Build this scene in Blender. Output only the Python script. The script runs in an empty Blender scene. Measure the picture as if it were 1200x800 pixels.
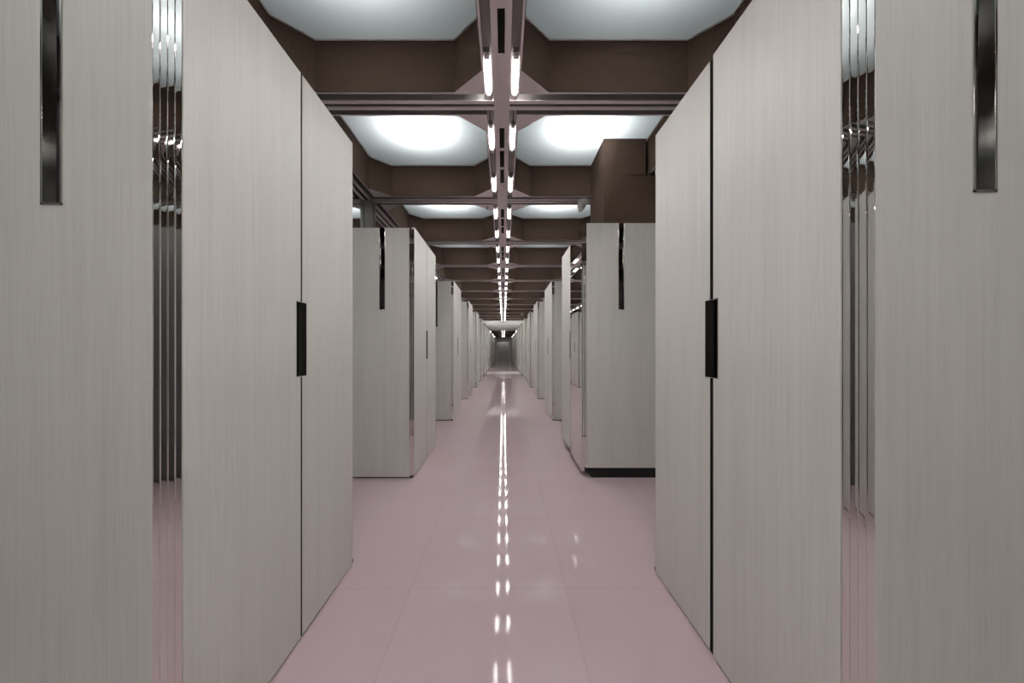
import bpy, bmesh, math, random
from mathutils import Vector, Matrix
random.seed(4)
S = bpy.context.scene
COL = S.collection
EYE = 1.30

# ---------------------------------------------------------------- camera, world, exposure
cd = bpy.data.cameras.new('camera')
cam = bpy.data.objects.new('camera', cd); COL.objects.link(cam)
cam.location = (0.013, 0, EYE); cam.rotation_euler = (math.pi/2, 0, 0)
cd.sensor_width = 36; cd.lens = 430/1200*36
cd.shift_x = 10/1200; cd.shift_y = 8/1200
cd.clip_start = 0.02; cd.clip_end = 200
S.camera = cam
w = bpy.data.worlds.new('world'); S.world = w; w.use_nodes = True
w.node_tree.nodes['Background'].inputs[0].default_value = (0.8, 0.85, 1, 1)
w.node_tree.nodes['Background'].inputs[1].default_value = 0.02
S.view_settings.view_transform = 'Standard'; S.view_settings.look = 'None'
S.view_settings.gamma = 1; S.view_settings.use_curve_mapping = False
S.view_settings.exposure = 0.38
S.cycles.use_denoising = True
S.cycles.max_bounces = 10; S.cycles.diffuse_bounces = 5; S.cycles.glossy_bounces = 6
S.cycles.sample_clamp_indirect = 6
TUBE = 88.0        # emission strength of the short tubes in the spine
COFFER_W = 49.0    # lamp above each luminous ceiling panel
FIRST_Y, BAY = 2.745, 1.79

# ---------------------------------------------------------------- materials
def newmat(name):
    m = bpy.data.materials.new(name); m.use_nodes = True
    nt = m.node_tree; return m, nt, nt.nodes['Principled BSDF']
def simple(name, c, rough=.5, metal=0, spec=.5, bump=0, bscale=200):
    m, nt, b = newmat(name)
    b.inputs['Base Color'].default_value = (*c, 1); b.inputs['Roughness'].default_value = rough
    b.inputs['Metallic'].default_value = metal; b.inputs['Specular IOR Level'].default_value = spec
    if bump:
        tc = nt.nodes.new('ShaderNodeTexCoord'); n = nt.nodes.new('ShaderNodeTexNoise')
        n.inputs['Scale'].default_value = bscale; n.inputs['Detail'].default_value = 3
        bp = nt.nodes.new('ShaderNodeBump'); bp.inputs['Strength'].default_value = bump; bp.inputs['Distance'].default_value = .002
        nt.links.new(tc.outputs['Object'], n.inputs['Vector']); nt.links.new(n.outputs['Fac'], bp.inputs['Height'])
        nt.links.new(bp.outputs['Normal'], b.inputs['Normal'])
    return m
def wood():
    m, nt, b = newmat('pale_ash_veneer'); L = nt.links
    tc = nt.nodes.new('ShaderNodeTexCoord'); oi = nt.nodes.new('ShaderNodeObjectInfo')
    add = nt.nodes.new('ShaderNodeVectorMath'); add.operation = 'ADD'
    mul = nt.nodes.new('ShaderNodeMath'); mul.operation = 'MULTIPLY'; mul.inputs[1].default_value = 37
    L.new(oi.outputs['Random'], mul.inputs[0]); L.new(tc.outputs['Object'], add.inputs[0]); L.new(mul.outputs[0], add.inputs[1])
    def noise(sc, detail, dist=0):
        mp = nt.nodes.new('ShaderNodeMapping'); mp.inputs['Scale'].default_value = sc
        n = nt.nodes.new('ShaderNodeTexNoise'); n.inputs['Scale'].default_value = 1
        n.inputs['Detail'].default_value = detail; n.inputs['Distortion'].default_value = dist
        L.new(add.outputs[0], mp.inputs['Vector']); L.new(mp.outputs[0], n.inputs['Vector']); return n
    fine = noise((520, 520, 6), 4); mid = noise((60, 60, 1.1), 3, .3); wide = noise((11, 11, .5), 2, .4)
    def mixv(a, c, f):
        x = nt.nodes.new('ShaderNodeMix'); x.data_type = 'FLOAT'; x.inputs[0].default_value = f
        L.new(a, x.inputs[2]); L.new(c, x.inputs[3]); return x.outputs[0]
    v = mixv(fine.outputs['Fac'], mid.outputs['Fac'], .38); v = mixv(v, wide.outputs['Fac'], .25)
    cr = nt.nodes.new('ShaderNodeValToRGB'); L.new(v, cr.inputs[0])
    cr.color_ramp.elements[0].position = .29; cr.color_ramp.elements[0].color = (.55, .54, .508, 1)
    cr.color_ramp.elements[1].position = .71; cr.color_ramp.elements[1].color = (.705, .693, .66, 1)
    L.new(cr.outputs[0], b.inputs['Base Color'])
    b.inputs['Roughness'].default_value = .42; b.inputs['Specular IOR Level'].default_value = .35
    bp = nt.nodes.new('ShaderNodeBump'); bp.inputs['Strength'].default_value = .12; bp.inputs['Distance'].default_value = .001
    L.new(fine.outputs['Fac'], bp.inputs['Height']); L.new(bp.outputs[0], b.inputs['Normal'])
    return m
def floor_mat():
    m, nt, b = newmat('pink_polished_floor'); L = nt.links
    tc = nt.nodes.new('ShaderNodeTexCoord')
    mp = nt.nodes.new('ShaderNodeMapping'); mp.inputs['Location'].default_value = (.352/.84 + 1000, -1.986/.80 + 1000, 0)
    mp.inputs['Scale'].default_value = (1/.84, 1/.80, 1)
    mp.inputs['Location'].default_value = (-.350/.84 + 1000, -1.986/.80 + 1000, 0)
    L.new(tc.outputs['Object'], mp.inputs['Vector'])
    sp = nt.nodes.new('ShaderNodeSeparateXYZ'); L.new(mp.outputs[0], sp.inputs[0])
    def line(out, wd):
        f = nt.nodes.new('ShaderNodeMath'); f.operation = 'FRACT'; L.new(out, f.inputs[0])
        s = nt.nodes.new('ShaderNodeMath'); s.operation = 'SUBTRACT'; L.new(f.outputs[0], s.inputs[0]); s.inputs[1].default_value = .5
        a = nt.nodes.new('ShaderNodeMath'); a.operation = 'ABSOLUTE'; L.new(s.outputs[0], a.inputs[0])
        g = nt.nodes.new('ShaderNodeMath'); g.operation = 'GREATER_THAN'; L.new(a.outputs[0], g.inputs[0]); g.inputs[1].default_value = .5-wd
        return g
    lx, ly = line(sp.outputs[0], .0013), line(sp.outputs[1], .0013)
    mx = nt.nodes.new('ShaderNodeMath'); mx.operation = 'MAXIMUM'; L.new(lx.outputs[0], mx.inputs[0]); L.new(ly.outputs[0], mx.inputs[1])
    # faint tonal difference between slabs plus cloudy wear
    wn = nt.nodes.new('ShaderNodeTexWhiteNoise'); fl = nt.nodes.new('ShaderNodeVectorMath'); fl.operation = 'FLOOR'
    L.new(mp.outputs[0], fl.inputs[0]); L.new(fl.outputs[0], wn.inputs['Vector'])
    n = nt.nodes.new('ShaderNodeTexNoise'); n.inputs['Scale'].default_value = 2.2; n.inputs['Detail'].default_value = 4
    L.new(tc.outputs['Object'], n.inputs['Vector'])
    mf = nt.nodes.new('ShaderNodeMix'); mf.data_type = 'FLOAT'; mf.inputs[0].default_value = .6
    L.new(wn.outputs['Value'], mf.inputs[2]); L.new(n.outputs['Fac'], mf.inputs[3])
    c1 = nt.nodes.new('ShaderNodeMix'); c1.data_type = 'RGBA'
    c1.inputs[6].default_value = (.46, .352, .372, 1); c1.inputs[7].default_value = (.50, .388, .41, 1)
    L.new(mf.outputs[0], c1.inputs[0])
    c2 = nt.nodes.new('ShaderNodeMix'); c2.data_type = 'RGBA'; c2.inputs[7].default_value = (.25, .18, .19, 1)
    ms = nt.nodes.new('ShaderNodeMath'); ms.operation = 'MULTIPLY'; ms.inputs[1].default_value = .5; L.new(mx.outputs[0], ms.inputs[0])
    L.new(ms.outputs[0], c2.inputs[0]); L.new(c1.outputs[2], c2.inputs[6]); L.new(c2.outputs[2], b.inputs['Base Color'])
    b.inputs['Roughness'].default_value = .13; b.inputs['Specular IOR Level'].default_value = .09
    n2 = nt.nodes.new('ShaderNodeTexNoise'); n2.inputs['Scale'].default_value = 9; n2.inputs['Detail'].default_value = 2
    L.new(tc.outputs['Object'], n2.inputs['Vector'])
    mr = nt.nodes.new('ShaderNodeMapRange'); mr.inputs[3].default_value = .035; mr.inputs[4].default_value = .075
    L.new(n2.outputs['Fac'], mr.inputs[0]); L.new(mr.outputs[0], b.inputs['Roughness'])
    return m
def felt():
    m, nt, b = newmat('brown_felt'); L = nt.links
    tc = nt.nodes.new('ShaderNodeTexCoord'); n = nt.nodes.new('ShaderNodeTexNoise')
    n.inputs['Scale'].default_value = 130; n.inputs['Detail'].default_value = 3
    L.new(tc.outputs['Object'], n.inputs['Vector'])
    cr = nt.nodes.new('ShaderNodeValToRGB'); L.new(n.outputs['Fac'], cr.inputs[0])
    cr.color_ramp.elements[0].position = .3; cr.color_ramp.elements[0].color = (.068, .043, .032, 1)
    cr.color_ramp.elements[1].position = .7; cr.color_ramp.elements[1].color = (.118, .078, .059, 1)
    L.new(cr.outputs[0], b.inputs['Base Color']); b.inputs['Roughness'].default_value = .95; b.inputs['Specular IOR Level'].default_value = .1
    return m
def translucent():
    m = bpy.data.materials.new('opal_diffuser'); m.use_nodes = True; nt = m.node_tree; nt.nodes.clear(); L = nt.links
    o = nt.nodes.new('ShaderNodeOutputMaterial'); t = nt.nodes.new('ShaderNodeBsdfTranslucent'); d = nt.nodes.new('ShaderNodeBsdfDiffuse')
    t.inputs[0].default_value = (.78, .87, .92, 1); d.inputs[0].default_value = (.2, .215, .215, 1)
    x = nt.nodes.new('ShaderNodeMixShader'); x.inputs[0].default_value = .5
    L.new(t.outputs[0], x.inputs[1]); L.new(d.outputs[0], x.inputs[2]); L.new(x.outputs[0], o.inputs[0]); return m
def emit(name, c, s):
    m = bpy.data.materials.new(name); m.use_nodes = True; nt = m.node_tree; nt.nodes.clear()
    o = nt.nodes.new('ShaderNodeOutputMaterial'); e = nt.nodes.new('ShaderNodeEmission')
    e.inputs[0].default_value = (*c, 1); e.inputs[1].default_value = s; nt.links.new(e.outputs[0], o.inputs[0]); return m
WOOD = wood(); FLOOR = floor_mat(); FELT = felt(); OPAL = translucent()
PINK = simple('pink_grey_paint', (.89, .80, .805), .45, 0, .4)
GROOVE = simple('aluminium_groove_shade', (.30, .28, .272), .5, 0, .25)  # also puts the side shading of the beam grooves into the colour
POSTM = simple('anodised_post', (.42, .41, .39), .35, .6)
CHROME = simple('polished_steel', (.80, .79, .77), .015, 1)
CHROME_EDGE = simple('steel_edge', (.7, .69, .67), .12, 1)
DARKGLASS = simple('dark_mirror_glass', (.09, .09, .085), .02, 1)
BLACK = simple('black_lacquer', (.004, .004, .004), .3, 0, .1)
MATTBLACK = simple('matt_black', (.01, .009, .009), .7, 0, .2)
WHITE = simple('white_plaster', (.72, .71, .69), .7, 0, .3, .1, 60)
WALLM = simple('grey_wall_paint', (.46, .45, .42), .75, 0, .3, .1, 90)
DARKWALL = simple('dark_grey_wall', (.55, .56, .53), .6, 0, .3, .1, 90)
HOUS = simple('housing_grey', (.02, .02, .02), .8)
PARTM = simple('dark_grey_partition', (.17, .17, .165), .5, 0, .3)
PALE = simple('painted_floor_sheen', (.72, .62, .62), .25, 0, .5)
BEIGE = simple('ivory_plastic', (.92, .90, .87), .3)
STEEL = simple('clear_metal', (.5, .48, .47), .25, 1)
MIRROR = simple('mirror', (.80, .79, .77), .008, 1)
TUBEM2 = emit('fill_line_glow', (1, .98, .97), 26)
TUBEM = emit('tube_glow', (1, .965, .95), TUBE)

# ---------------------------------------------------------------- mesh helpers
class MB:
    def __init__(s): s.bm = bmesh.new()
    def box(s, x0, x1, y0, y1, z0, z1, mi=0):
        if x0 > x1: x0, x1 = x1, x0
        if y0 > y1: y0, y1 = y1, y0
        v = [s.bm.verts.new((x, y, z)) for z in (z0, z1) for y in (y0, y1) for x in (x0, x1)]
        for f in ((0,2,3,1),(4,5,7,6),(0,1,5,4),(2,6,7,3),(0,4,6,2),(1,3,7,5)):
            s.bm.faces.new([v[i] for i in f]).material_index = mi
        return s
    def prism(s, pts, axis, a, b, mi=0):
        """closed polygon pts in the two other axes, extruded along axis from a to b"""
        def P(p, t):
            return (t, p[0], p[1]) if axis == 'x' else (p[0], t, p[1]) if axis == 'y' else (p[0], p[1], t)
        A = [s.bm.verts.new(P(p, a)) for p in pts]; B = [s.bm.verts.new(P(p, b)) for p in pts]
        s.bm.faces.new(A).material_index = mi; s.bm.faces.new(list(reversed(B))).material_index = mi
        for i in range(len(pts)):
            j = (i+1) % len(pts); s.bm.faces.new((A[j], A[i], B[i], B[j])).material_index = mi
        return s
    def lathe(s, prof, c=(0,0,0), n=24, mi=0, M=None):
        rings = []
        for r, z in prof:
            rings.append([Vector((r*math.cos(2*math.pi*k/n), r*math.sin(2*math.pi*k/n), z)) for k in range(n)])
        vs = []
        for ring in rings:
            vs.append([s.bm.verts.new((M @ p if M else p) + Vector(c)) for p in ring])
        for a, b in zip(vs, vs[1:]):
            for k in range(n):
                f = s.bm.faces.new((a[k], a[(k+1) % n], b[(k+1) % n], b[k])); f.smooth = True; f.material_index = mi
        s.bm.faces.new(vs[0]).material_index = mi; s.bm.faces.new(vs[-1]).material_index = mi
        return s
    def build(s, name, mats, parent=None, bevel=0, loc=None):
        bmesh.ops.recalc_face_normals(s.bm, faces=s.bm.faces)
        me = bpy.data.meshes.new(name); s.bm.to_mesh(me); s.bm.free()
        for m in (mats if isinstance(mats, (list, tuple)) else [mats]): me.materials.append(m)
        o = bpy.data.objects.new(name, me); COL.objects.link(o)
        if parent: o.parent = parent
        if loc: o.location = loc
        if bevel:
            b = o.modifiers.new('bevel', 'BEVEL'); b.width = bevel; b.segments = 2; b.limit_method = 'ANGLE'; b.harden_normals = False
        return o
def struct(o): o['kind'] = 'structure'; return o
def tag(o, label, cat, group=None):
    o['label'] = label; o['category'] = cat
    if group: o['group'] = group
    return o
def empty(name, loc=(0,0,0)):
    o = bpy.data.objects.new(name, None); COL.objects.link(o); o.location = loc; o.empty_display_size = .1; return o
def copy_tree(o, parent=None):
    c = o.copy(); COL.objects.link(c)
    if parent: c.parent = parent
    for ch in list(o.children): copy_tree(ch, c)
    return c

# ---------------------------------------------------------------- the room
H = EYE + 1.82            # underside of the ceiling grid
HC = EYE + 2.197          # luminous panels
L = 1.66                  # spine to side beam
BW = .13                  # half width of a grid beam
YB, YH, YE = -5.6, 25.0, 41.0
XW = 3*L + .13
ys = [FIRST_Y + BAY*n for n in range(-4, 13)]

struct(MB().box(-XW, XW, YB, YE+1, -.1, 0).build('floor', FLOOR))
struct(MB().box(-XW, XW, YB, YH+.4, HC+.62, HC+.72).build('ceiling', MATTBLACK))
struct(MB().box(-XW-.1, -XW, YB, YE+1, 0, HC+.72).build('wall_left', WALLM))
struct(MB().box(XW, XW+.1, YB, YE+1, 0, HC+.72).build('wall_right', WALLM))
struct(MB().box(-XW, XW, YB-.1, YB, 0, HC+.72).build('wall_back', WALLM))

# white curved bulkhead closing the high ceiling, the lower brown ceiling beyond it
pts = [(YH+.5, HC+.62), (YH-.02, HC+.62), (YH-.02, H-.02)]
for k in range(9):
    a = math.pi/2*k/8
    pts.append((YH + .38*(1-math.cos(a)), H-.02-.57*math.sin(a)))
pts.append((YH+.5, EYE+1.23))
struct(MB().prism(pts, 'x', -XW, XW).build('trim_1', WHITE))
struct(MB().box(-XW, XW, YH+.5, YE+1, EYE+1.25, EYE+1.35).build('ceiling_low', FELT))
m = MB()
for s in (-1, 1):
    m.box(s*.02, s*.06, YH+.5, YE, EYE+1.21, EYE+1.25)
struct(m.build('trim_2', PINK))
# lower grey partitions of the neighbouring aisles, their tops level with the cabinets
for nm, s_ in (('wall_partition_left', -1), ('wall_partition_right', 1)):
    struct(MB().box(s_*2.15, s_*2.23, YB, YH-.3, .02, 2.49).box(s_*2.165, s_*2.215, YB, YH-.3, 0, .02).build(nm, PARTM))
# pale strip painting a band of bright sheen across the floor
struct(MB().box(-.875, .875, 18.7, 20.6, 0, .004).build('trim_3', PALE))
# end wall with its doorway
m = MB(); m.box(-XW, -.62, YE, YE+.12, 0, EYE+1.25); m.box(.62, XW, YE, YE+.12, 0, EYE+1.25); m.box(-.62, .62, YE, YE+.12, EYE+.72, EYE+1.25)
struct(m.build('wall_far', WALLM))
m = MB(); m.box(-.9, -.6, YE-.06, YE, 0, EYE+.75); m.box(.6, .9, YE-.06, YE, 0, EYE+.75)
m.prism([(-1.0, EYE+.72), (1.0, EYE+.72), (1.0, EYE+.98), (.5, EYE+1.06), (0, EYE+1.09), (-.5, EYE+1.06), (-1.0, EYE+.98)], 'y', YE-.1, YE)
struct(m.build('trim_4', WHITE))
struct(MB().box(-.62, .62, YE+.8, YE+.9, 0, EYE+.9).build('wall_beyond', DARKWALL))

# ---- the ceiling grid
STRIPS = ((.023, .059),)
def long_beam(name, x, spine=False):
    m = MB()
    y0, y1 = YB, YH
    m.box(x-BW, x+BW, y0, y1, H+.055, HC, 1)                      # groove back and web
    for s in (-1, 1):
        m.box(x+s*.023, x+s*.059, y0, y1, H-.006, H+.001, 0)      # pair of flat strips
        m.box(x+s*.025, x+s*.057, y0, y1, H+.001, H+.055, 0 if spine else 1)
        for a, b in zip(ys, ys[1:]):
            m.box(x+s*(BW-.014), x+s*BW, a+BW-.012, b-BW+.012, H, H+.003, 0)
            m.box(x+s*(BW-.011), x+s*(BW-.001), a+BW-.012, b-BW+.012, H+.003, H+.06, 1)
        m.box(x+s*(BW-.014), x+s*BW, ys[-1]+BW-.012, YH, H, H+.06, 0)
    m.box(x-.023, x+.023, y0, y1, H+(.018 if spine else .04), H+.055, 0 if spine else 1)
    return struct(m.build(name, [PINK, GROOVE]))
sp = long_beam('trim_5', 0, True)
long_beam('trim_6', -L); long_beam('trim_7', L); long_beam('trim_40', -2*L); long_beam('trim_41', 2*L)
# dark slots in the spine
m = MB()
for y in ys[:-1]:
    for k in range(3):
        a = y + .32 + k*.355
        m.box(-.0205, .0205, a, a+.30, H+.0165, H+.03)
m.build('ventilation_slot', MATTBLACK, sp)['kind'] = 'stuff'
for i, y in enumerate(ys):
    m = MB()
    m.box(-XW, XW, y-BW, y+BW, H+.0555, HC-.0005, 1)
    spans = [(k*L+BW, (k+1)*L-BW) for k in range(-3, 3)]
    for (a, b) in spans:
        for s in (-1, 1):
            m.box(a-.012, b+.012, y+s*(BW-.014), y+s*BW, H+.0005, H+.0035, 0); m.box(a-.012, b+.012, y+s*(BW-.011), y+s*(BW-.001), H+.0035, H+.06, 1)
    for a, b in [(k*L+.059, (k+1)*L-.059) for k in range(-3, 3)]:
        for s in (-1, 1):
            m.box(a, b, y+s*.0175, y+s*.0535, H-.0055, H+.001, 0); m.box(a, b, y+s*.0195, y+s*.0515, H+.001, H+.055, 1)
    struct(m.build('trim_%d' % (8+i), [PINK, GROOVE]))

# ---- ceiling coffers: felt liner, four corner plates, luminous panel
CUT = .20
def octagon(x0, x1, y0, y1, c=CUT):
    return [(x0+c, y0), (x1-c, y0), (x1, y0+c), (x1, y1-c), (x1-c, y1), (x0+c, y1), (x0, y1-c), (x0, y0+c)]
ORD = ['first', 'second', 'third', 'fourth', 'fifth', 'sixth', 'seventh', 'eighth', 'ninth', 'tenth', 'eleventh', 'twelfth', 'thirteenth', 'fourteenth', 'fifteenth', 'sixteenth']
def make_coffer(x0, x1, y0, y1):
    cx, cy = (x0+x1)/2, (y0+y1)/2
    r = empty('ceiling_coffer', (cx, cy, H))
    o = octagon(x0-cx, x1-cx, y0-cy, y1-cy); t = .004
    oi = octagon(x0-cx+t, x1-cx-t, y0-cy+t, y1-cy-t, CUT)
    m = MB(); z0, z1 = .004, HC-H
    A = [[m.bm.verts.new((p[0], p[1], z)) for p in o] for z in (z0, z1)]
    B = [[m.bm.verts.new((p[0], p[1], z)) for p in oi] for z in (z0, z1)]
    for k in range(8):
        j = (k+1) % 8
        m.bm.faces.new((A[0][k], A[0][j], A[1][j], A[1][k])); m.bm.faces.new((B[0][k], B[1][k], B[1][j], B[0][j]))
        m.bm.faces.new((A[0][k], B[0][k], B[0][j], A[0][j])); m.bm.faces.new((A[1][k], A[1][j], B[1][j], B[1][k]))
    m.build('felt_liner', FELT, r)
    hx, hy = (x1-x0)/2, (y1-y0)/2
    for sx in (-1, 1):
        for sy in (-1, 1):
            g = MB().prism([(sx*hx, sy*hy), (sx*(hx-CUT), sy*hy), (sx*hx, sy*(hy-CUT))], 'z', 0, .004)
            g.prism([(sx*(hx-CUT), sy*hy), (sx*(hx-CUT-.006), sy*hy), (sx*hx, sy*(hy-CUT-.006)), (sx*hx, sy*(hy-CUT))], 'z', -.003, .012)
            g.build('corner_plate', PINK, r)
    # pale bead round the panel, then the panel itself
    b = MB(); ob = octagon(x0-cx+.004, x1-cx-.004, y0-cy+.004, y1-cy-.004); ib = octagon(x0-cx+.012, x1-cx-.012, y0-cy+.012, y1-cy-.012)
    za, zb = HC-H-.010, HC-H-.002
    O = [[b.bm.verts.new((p[0], p[1], z)) for p in ob] for z in (za, zb)]; I = [[b.bm.verts.new((p[0], p[1], z)) for p in ib] for z in (za, zb)]
    for k in range(8):
        j = (k+1) % 8
        b.bm.faces.new((O[0][k], I[0][k], I[0][j], O[0][j])); b.bm.faces.new((I[0][k], I[1][k], I[1][j], I[0][j]))
        b.bm.faces.new((O[0][k], O[0][j], O[1][j], O[1][k])); b.bm.faces.new((O[1][k], O[1][j], I[1][j], I[1][k]))
    b.build('bead', BEIGE, r)
    p = MB(); p.bm.faces.new([p.bm.verts.new((q[0], q[1], HC-H-.001)) for q in octagon(x0-cx+.002, x1-cx-.002, y0-cy+.002, y1-cy-.002)])
    p.build('luminous_panel', OPAL, r)
    h = MB(); e = .012
    zt = HC-H+.60
    ho = octagon(x0-cx-.001, x1-cx+.001, y0-cy-.001, y1-cy+.001)
    Q = [[h.bm.verts.new((q[0], q[1], z)) for q in ho] for z in (HC-H+.0005, zt)]
    for k in range(8):
        j = (k+1) % 8; h.bm.faces.new((Q[0][k], Q[0][j], Q[1][j], Q[1][k]))
    h.bm.faces.new(Q[1])
    h.build('lamp_housing', HOUS, r)
    ld = bpy.data.lights.new('lamp', 'POINT'); ld.energy = COFFER_W; ld.color = (1, .975, .93); ld.shadow_soft_size = .05
    lo = bpy.data.objects.new('lamp', ld); COL.objects.link(lo); lo.parent = r; lo.location = (0, 0, HC-H+.12)
    return r
cols = [(-L+BW, -BW, 'just left of the spine'), (BW, L-BW, 'just right of the spine'),
        (-2*L+BW, -L-BW, 'beyond the left side beam'), (L+BW, 2*L-BW, 'beyond the right side beam'),
        (-3*L+BW, -2*L-BW, 'far out to the left'), (2*L+BW, 3*L-BW, 'far out to the right')]
proto = {}
for ci, (x0, x1, where) in enumerate(cols):
    for i, (a, b) in enumerate(zip(ys, ys[1:])):
        key = ci
        if ci > 3 and i > 7: continue
        if key not in proto:
            r = proto[key] = make_coffer(x0, x1, a+BW, b-BW)
        else:
            r = copy_tree(proto[key]); r.location = ((x0+x1)/2, (a+b)/2, H)
        if i < 3:
            lab = 'brown felt-lined ceiling coffer behind the viewpoint, %s, %s from the viewer' % (where, ORD[2-i])
        else:
            lab = 'brown felt-lined octagonal coffer with glowing panel %s, %s from the front' % (where, ORD[i-3])
        tag(r, lab, 'ceiling coffer', 'luminous coffers of the ceiling grid')

# ---- short tube lights hung in the two channels of the spine
def make_tube():
    r = empty('tube_light', (0, 0, H))
    MB().box(-.012, .012, -.155, .155, .008, .030).build('glowing_tube', TUBEM, r, .003)
    MB().box(-.022, .022, -.165, .165, .030, .046).build('tray', GROOVE, r)
    for s in (-1, 1):
        h = MB().box(-.019, .019, s*.158, s*.215, .010, .045); h.box(-.012, .012, s*.165, s*.2, .004, .010)
        h.lathe([(.006, 0), (.006, .008)], (0, s*.207, .003), 10)
        h.build('lamp_holder', STEEL, r, .002)
    for s in (-1, 1):
        m = MB(); m.box(s*.009, s*.013, .22, .50, .022, .030); m.build('cable', STEEL, r)
    return r
t0 = make_tube(); first = True
for i, y in enumerate(ys[:-1]):
    for s, side in ((-1, 'left'), (1, 'right')):
        for k, off in enumerate((.47, 1.53 if i == 3 else 1.37)):
            r = t0 if first else copy_tree(t0); first = False
            r.location = (s*.092, y+off, H)
            bay = 'behind the viewpoint, bay %s' % ORD[2-i] if i < 3 else 'in %s bay from front' % ORD[i-3]
            tag(r, 'white tube light, %s channel of spine, %s one %s' % (side, ('nearer', 'farther')[k], bay), 'light', 'tube lights along the ceiling spine')
# the same tubes in the side beams, over the neighbouring aisles
for i, y in enumerate(ys[:-1]):
    for s, side in ((-1, 'left'), (1, 'right')):
        if i in (4, 5, 6): continue
        for k, off in enumerate((.47, 1.37)):
            r = copy_tree(t0); r.location = (s*(L+.092), y+off, H)
            bay = 'behind the viewpoint, bay %s' % ORD[2-i] if i < 3 else 'in %s bay from front' % ORD[i-3]
            tag(r, 'white tube light in the %s side beam, %s one %s' % (side, ('nearer', 'farther')[k], bay), 'light', 'tube lights in the side beams')
# tube lights of the lower ceiling beyond the bulkhead
dim = None
for i in range(8):
    for s, side in ((-1, 'left'), (1, 'right')):
        r = copy_tree(t0); r.location = (s*.085, YH+1.2+i*1.9, EYE+1.20)
        for ch in r.children:
            if ch.name.startswith('glowing_tube'):
                if dim is None:
                    dim = ch.data.copy(); dim.materials.clear(); dim.materials.append(emit('dim_tube_glow', (1, .965, .95), 55))
                ch.data = dim
        tag(r, 'tiny tube light on the low ceiling beyond the white bulkhead, %s side, %s along' % (side, ORD[i]), 'light', 'tube lights of the low far ceiling')

# unseen light lines added to brighten the white bulkhead and the far doorway
def add_fill_line(x0, x1, y, z, label):
    r = empty('fill_line_light', ((x0+x1)/2, y, z)); hw = (x1-x0)/2
    MB().box(-hw, hw, -.03, .03, -.03, 0).build('tray', WHITE, r)
    MB().box(-hw+.01, hw-.01, -.022, .022, -.045, -.031).build('glowing_tube', TUBEM2, r)
    tag(r, label, 'light')
add_fill_line(-1.3, 1.3, YH-.42, H+.30, 'added light line hidden above the last beam, brightening the white bulkhead')
add_fill_line(-.5, .5, YE+.45, EYE+1.25, 'short added light line, unseen, brightening the doorway at the very end of the aisle')
# ---- posts under the side beams
def post(x, y, label):
    m = MB()
    m.box(-.045, .045, -.045, .045, 0, H-.006)
    for sx in (-1, 1):
        for sy in (-1, 1):
            m.box(sx*.035, sx*.07, sy*.035, sy*.07, 0, H-.006)
    m.box(-.09, .09, -.09, .09, 0, .012)
    o = m.build('grid_post', POSTM, None, .003, (x, y, 0)); tag(o, label, 'post')
post(-L, ys[5], 'grooved grey metal post rising behind the second cabinet on the left')
post(-L, ys[13], 'grooved grey metal post far down the left row of cabinets')
# ---- brown boxed columns on the right
def column(y1, label):
    ya, yb = y1-.73, y1-BW-.008; zc = EYE+1.262 if y1 < 10 else EYE+1.21
    m = MB().prism([(1.06, ya), (1.50, ya), (1.50, yb-CUT-.03), (1.50-CUT-.03+.018, yb-.012), (1.06, yb-.012)], 'z', H-.02, HC-.012)
    m.box(1.06, 1.95, ya, yb, zc, H-.012)
    tag(m.build('boxed_duct', FELT), label, 'duct')
column(ys[5]+.02, 'dark brown felt-covered duct box above the second cabinet on the right')
column(ys[13], 'small dark brown duct box far down the right row, under the ceiling')

# ---- domed sensors under the beam ends, sprinklers on the corner plates
def sensor(x, y, label):
    r = empty('dome_camera', (x, y, H-.006))
    MB().lathe([(.056, 0), (.060, -.012), (.060, -.045), (.052, -.056)]).build('collar', BEIGE, r)
    M = Matrix.Rotation(math.radians(14), 3, 'Y') @ Matrix.Scale(1.15, 3)
    prof = [(.046, -.05)] + [(.046*math.cos(a), -.06-.05*math.sin(a)) for a in [k*math.pi/2/7 for k in range(7)]]
    MB().lathe(prof, M=M).build('dome', BEIGE, r)
    MB().lathe([(.022, -.10), (.024, -.115), (.015, -.128), (.004, -.132)], M=M).build('lens_cap', BEIGE, r)
    tag(r, label, 'sensor')
sensor(.985, ys[5]-.05, 'ivory dome sensor hanging under the ceiling beam, right above the mirrored cabinet')
sensor(.965, ys[13]-.02, 'tiny ivory dome sensor under a beam far down the right of the aisle')
def sprinkler(x, y, label):
    r = empty('sprinkler', (x, y, H))
    MB().lathe([(.018, 0), (.018, -.004), (.006, -.006), (.006, -.02)], n=16).build('socket', STEEL, r)
    MB().lathe([(.004, -.02), (.012, -.026), (.012, -.028), (.003, -.03)], n=16).build('deflector', STEEL, r)
    tag(r, label, 'sprinkler', 'sprinklers on the ceiling corner plates')
sprinkler(-.19, ys[5]+.20, 'small metal sprinkler on the corner plate left of the spine at the second beam')
sprinkler(-.19, ys[7]+.20, 'small metal sprinkler on the corner plate left of the spine at the fourth beam')

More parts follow.
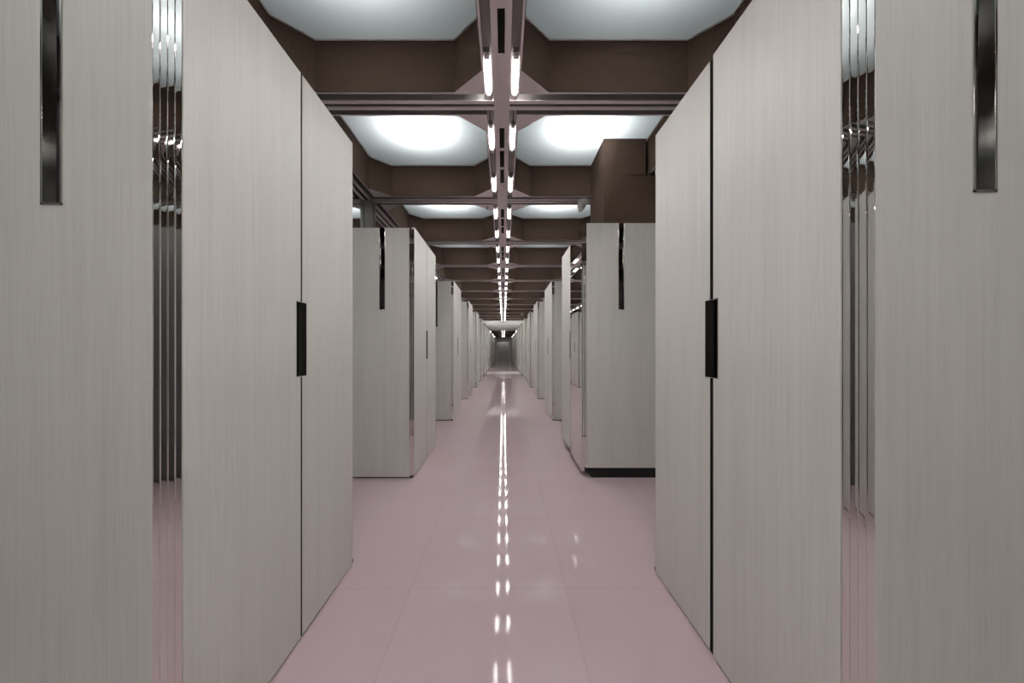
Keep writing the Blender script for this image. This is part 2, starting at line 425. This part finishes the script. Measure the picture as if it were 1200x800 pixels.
# ---------------------------------------------------------------- cabinets
XD = .89      # door plane
def make_cabinet(s, zb=.014, zt=2.505, db=.012, dt=2.527, lw=(.60, .55), mirrored=False, slot=.31, ajar=0, depth=.66, seam=.012):
    """origin on the floor at the door plane, near face; x runs away from the aisle times s, y away from the viewer"""
    r = empty('storage_cabinet'); D = depth; PE = .04; T = .04
    LEN = .05 + lw[0] + seam + lw[1] + .05
    sw = .029; sb = 1.685
    def X(v): return s*v
    # the two end panels, each notched for the steel slot
    def panel(y0, y1):
        pts = [(PE, zb), (D, zb), (D, zt), (slot+sw, zt), (slot+sw, sb), (slot-sw, sb), (slot-sw, zt), (PE, zt)]
        MB().prism([(X(a), z) for a, z in pts], 'y', y0, y1).build('side_panel', WOOD, r, .0012)
    panel(0, T); panel(LEN-T, LEN)
    for y0, o in ((0, 1), (LEN, -1)):
        m = MB(); f = .006; ya, yb = y0-.0025*o, y0+.03*o
        m.box(X(slot-sw), X(slot-sw+f), ya, yb, sb, zt); m.box(X(slot+sw-f), X(slot+sw), ya, yb, sb, zt)
        m.box(X(slot-sw), X(slot+sw), ya, yb, sb, sb+f)
        st = m.build('slot_trim', CHROME_EDGE, r, .0008)
        MB().box(X(slot-sw+f), X(slot+sw-f), y0+.014*o, y0+.03*o, sb+f, zt).build('dark_glass_strip', DARKGLASS, st)
    # fluted steel corner between end panel and doors
    for y0, o in ((0, 1), (LEN, -1)):
        A = Vector((PE, 0)); B = Vector((.002, .048)); m = MB(); n = 4
        d = (B-A)/n; ln = d.length; t = d.normalized(); nn = Vector((-t.y, t.x))
        if nn.y > 0: nn = -nn
        for k in range(n):
            a = A + d*k + t*.0002; b = A + d*(k+1) - t*.0002
            tilt = (-.0002, .0001, -.0001, .0003)[k]
            cs = []
            for q in range(13):
                u = (0,.02,.05,.09,.15,.25,.5,.75,.85,.91,.95,.98,1)[q]; e = (2*u-1)
                bulge = .00035*(1-abs(e)**14) + .00002*(1-e*e) + tilt*.4*e
                p = a + (b-a)*u + nn*bulge; cs.append(p)
            fr = [[m.bm.verts.new((X(p.x), y0+o*p.y, z)) for p in cs] for z in (zb, zt-.003)]
            bk = [[m.bm.verts.new((X((p-nn*.003).x), y0+o*(p-nn*.003).y, z)) for p in (cs[0], cs[-1])] for z in (zb, zt-.003)]
            for q in range(12):
                f = m.bm.faces.new((fr[0][q], fr[0][q+1], fr[1][q+1], fr[1][q]))
            m.bm.faces.new((fr[0][0], fr[1][0], bk[1][0], bk[0][0])); m.bm.faces.new((fr[0][-1], bk[0][1], bk[1][1], fr[1][-1]))
            m.bm.faces.new((bk[0][0], bk[1][0], bk[1][1], bk[0][1]))
            m.bm.faces.new(fr[1]+[bk[1][1], bk[1][0]]); m.bm.faces.new(fr[0]+[bk[0][1], bk[0][0]])
        m.build('corner_trim', CHROME, r)
    # carcass and plinth; its black also paints the shadow gap under the raised cabinet
    MB().box(X(.034), X(D), T, LEN-T, zb+.01, zt-.02).build('carcass', MATTBLACK, r)
    MB().box(X(.012 if not mirrored else .09), X(D-.02), .012, LEN-.012, 0, zb+.006).build('plinth', MATTBLACK, r)
    # doors with the shared finger recess notched out of both
    y = .05; hz0, hz1, hw = EYE-.125, EYE+.207, .036
    ymid = y+lw[0]
    for k in range(2):
        a, b = (y, y+lw[0]) if k == 0 else (ymid+seam, ymid+seam+lw[1])
        if k == 0: pts = [(a, db), (b, db), (b, hz0), (b-hw, hz0), (b-hw, hz1), (b, hz1), (b, dt), (a, dt)]
        else: pts = [(a, db), (b, db), (b, dt), (a, dt), (a, hz1), (a+hw, hz1), (a+hw, hz0), (a, hz0)]
        plain = mirrored and k == 0
        if plain: pts = [(a, db-.05), (b, db-.05), (b, dt), (a, dt)]
        piv = a if k == 0 else b
        d = MB().prism([(p-piv, z) for p, z in pts], 'x', X(0), X(.028)).build('door', MIRROR if plain else WOOD, r, .0012, (0, piv, 0))
        if plain: d['label'] = 'mirror-faced door'
        if k == 1:  # black strip added on the leaf edge to make the seam gap dark
            MB().box(X(.001), X(.029), a-piv-.0012, a-piv+.0005, db+.001, hz0-.002).box(X(.001), X(.029), a-piv-.0012, a-piv+.0005, hz1+.002, dt-.001).build('dark_seam_strip', MATTBLACK, d)
        if ajar and k == 1: d.rotation_euler.z = s*ajar
        h0, h1 = (b-hw, b) if k == 0 else (a, a+hw)
        if plain: continue
        h0 -= piv; h1 -= piv
        m = MB().box(X(.018), X(.030), h0, h1, hz0, hz1)
        e = .0022
        yo = h0 if k == 0 else h1-e
        m.box(X(-.0006), X(.02), yo, yo+e, hz0, hz1, 1); m.box(X(-.0006), X(.02), h0, h1, hz0, hz0+e, 1); m.box(X(-.0006), X(.02), h0, h1, hz1-e, hz1, 1)
        m.build('recessed_handle', [BLACK, CHROME_EDGE], d)
    return r

LEFT = [.985, 3.67, 6.6, 9.45, 12.2, 14.95, 17.75, 20.5, 23.3, 26.1, 28.9, 31.7, 34.5, 37.3]
RIGHT = [.905, 3.68, 6.6, 9.45, 12.2, 14.95, 17.75, 20.5, 23.3, 26.1, 28.9, 31.7, 34.5, 37.3]
BACK = [-1.75, -4.45]
GL, GR = 'cabinets along the left of the aisle', 'cabinets along the right of the aisle'
for s, side, lst, grp in ((-1, 'left', LEFT, GL), (1, 'right', RIGHT, GR)):
    base = make_cabinet(s)
    base.location = (s*XD, lst[2], 0)
    for i, y in enumerate(lst + BACK):
        if i == 2: r = base
        elif s == 1 and i == 1:
            r = make_cabinet(1, .102, 2.556, .10, 2.532, (.62, .62), True, slot=.388, depth=.80)
            r.location = (XD-.083, y, 0)
        elif s == 1 and i == 0:
            r = make_cabinet(1, lw=(.580, .55), slot=.31, ajar=.008, seam=.032); r.location = (XD, y, 0)
            # the far leaf hangs a finger's width away from the near one
        else: r = copy_tree(base)
        if r.name != base.name and not (s == 1 and i in (0, 1)): r.location = (s*XD, y, 0)
        if i >= len(lst):
            lab = 'pale grey cabinet behind the viewpoint on the %s, %s' % (side, ('nearer one', 'farther one')[i-len(lst)])
        elif i == 0: lab = 'largest pale grey veneered cabinet filling the %s edge of the view, cut by the frame' % side
        elif i == 1 and s == 1: lab = 'pale grey cabinet raised on a dark recess, with a mirrored door, right of aisle'
        elif i == 1: lab = 'pale grey two-door cabinet with a slotted end panel, second on the left'
        elif i < 7: lab = 'pale grey veneered cabinet in the %s row, %s from the front' % (side, ORD[i])
        else: lab = 'tiny distant pale cabinet at the far end of the %s row, %s from the front' % (side, ORD[i])
        tag(r, lab, 'cabinet', grp)
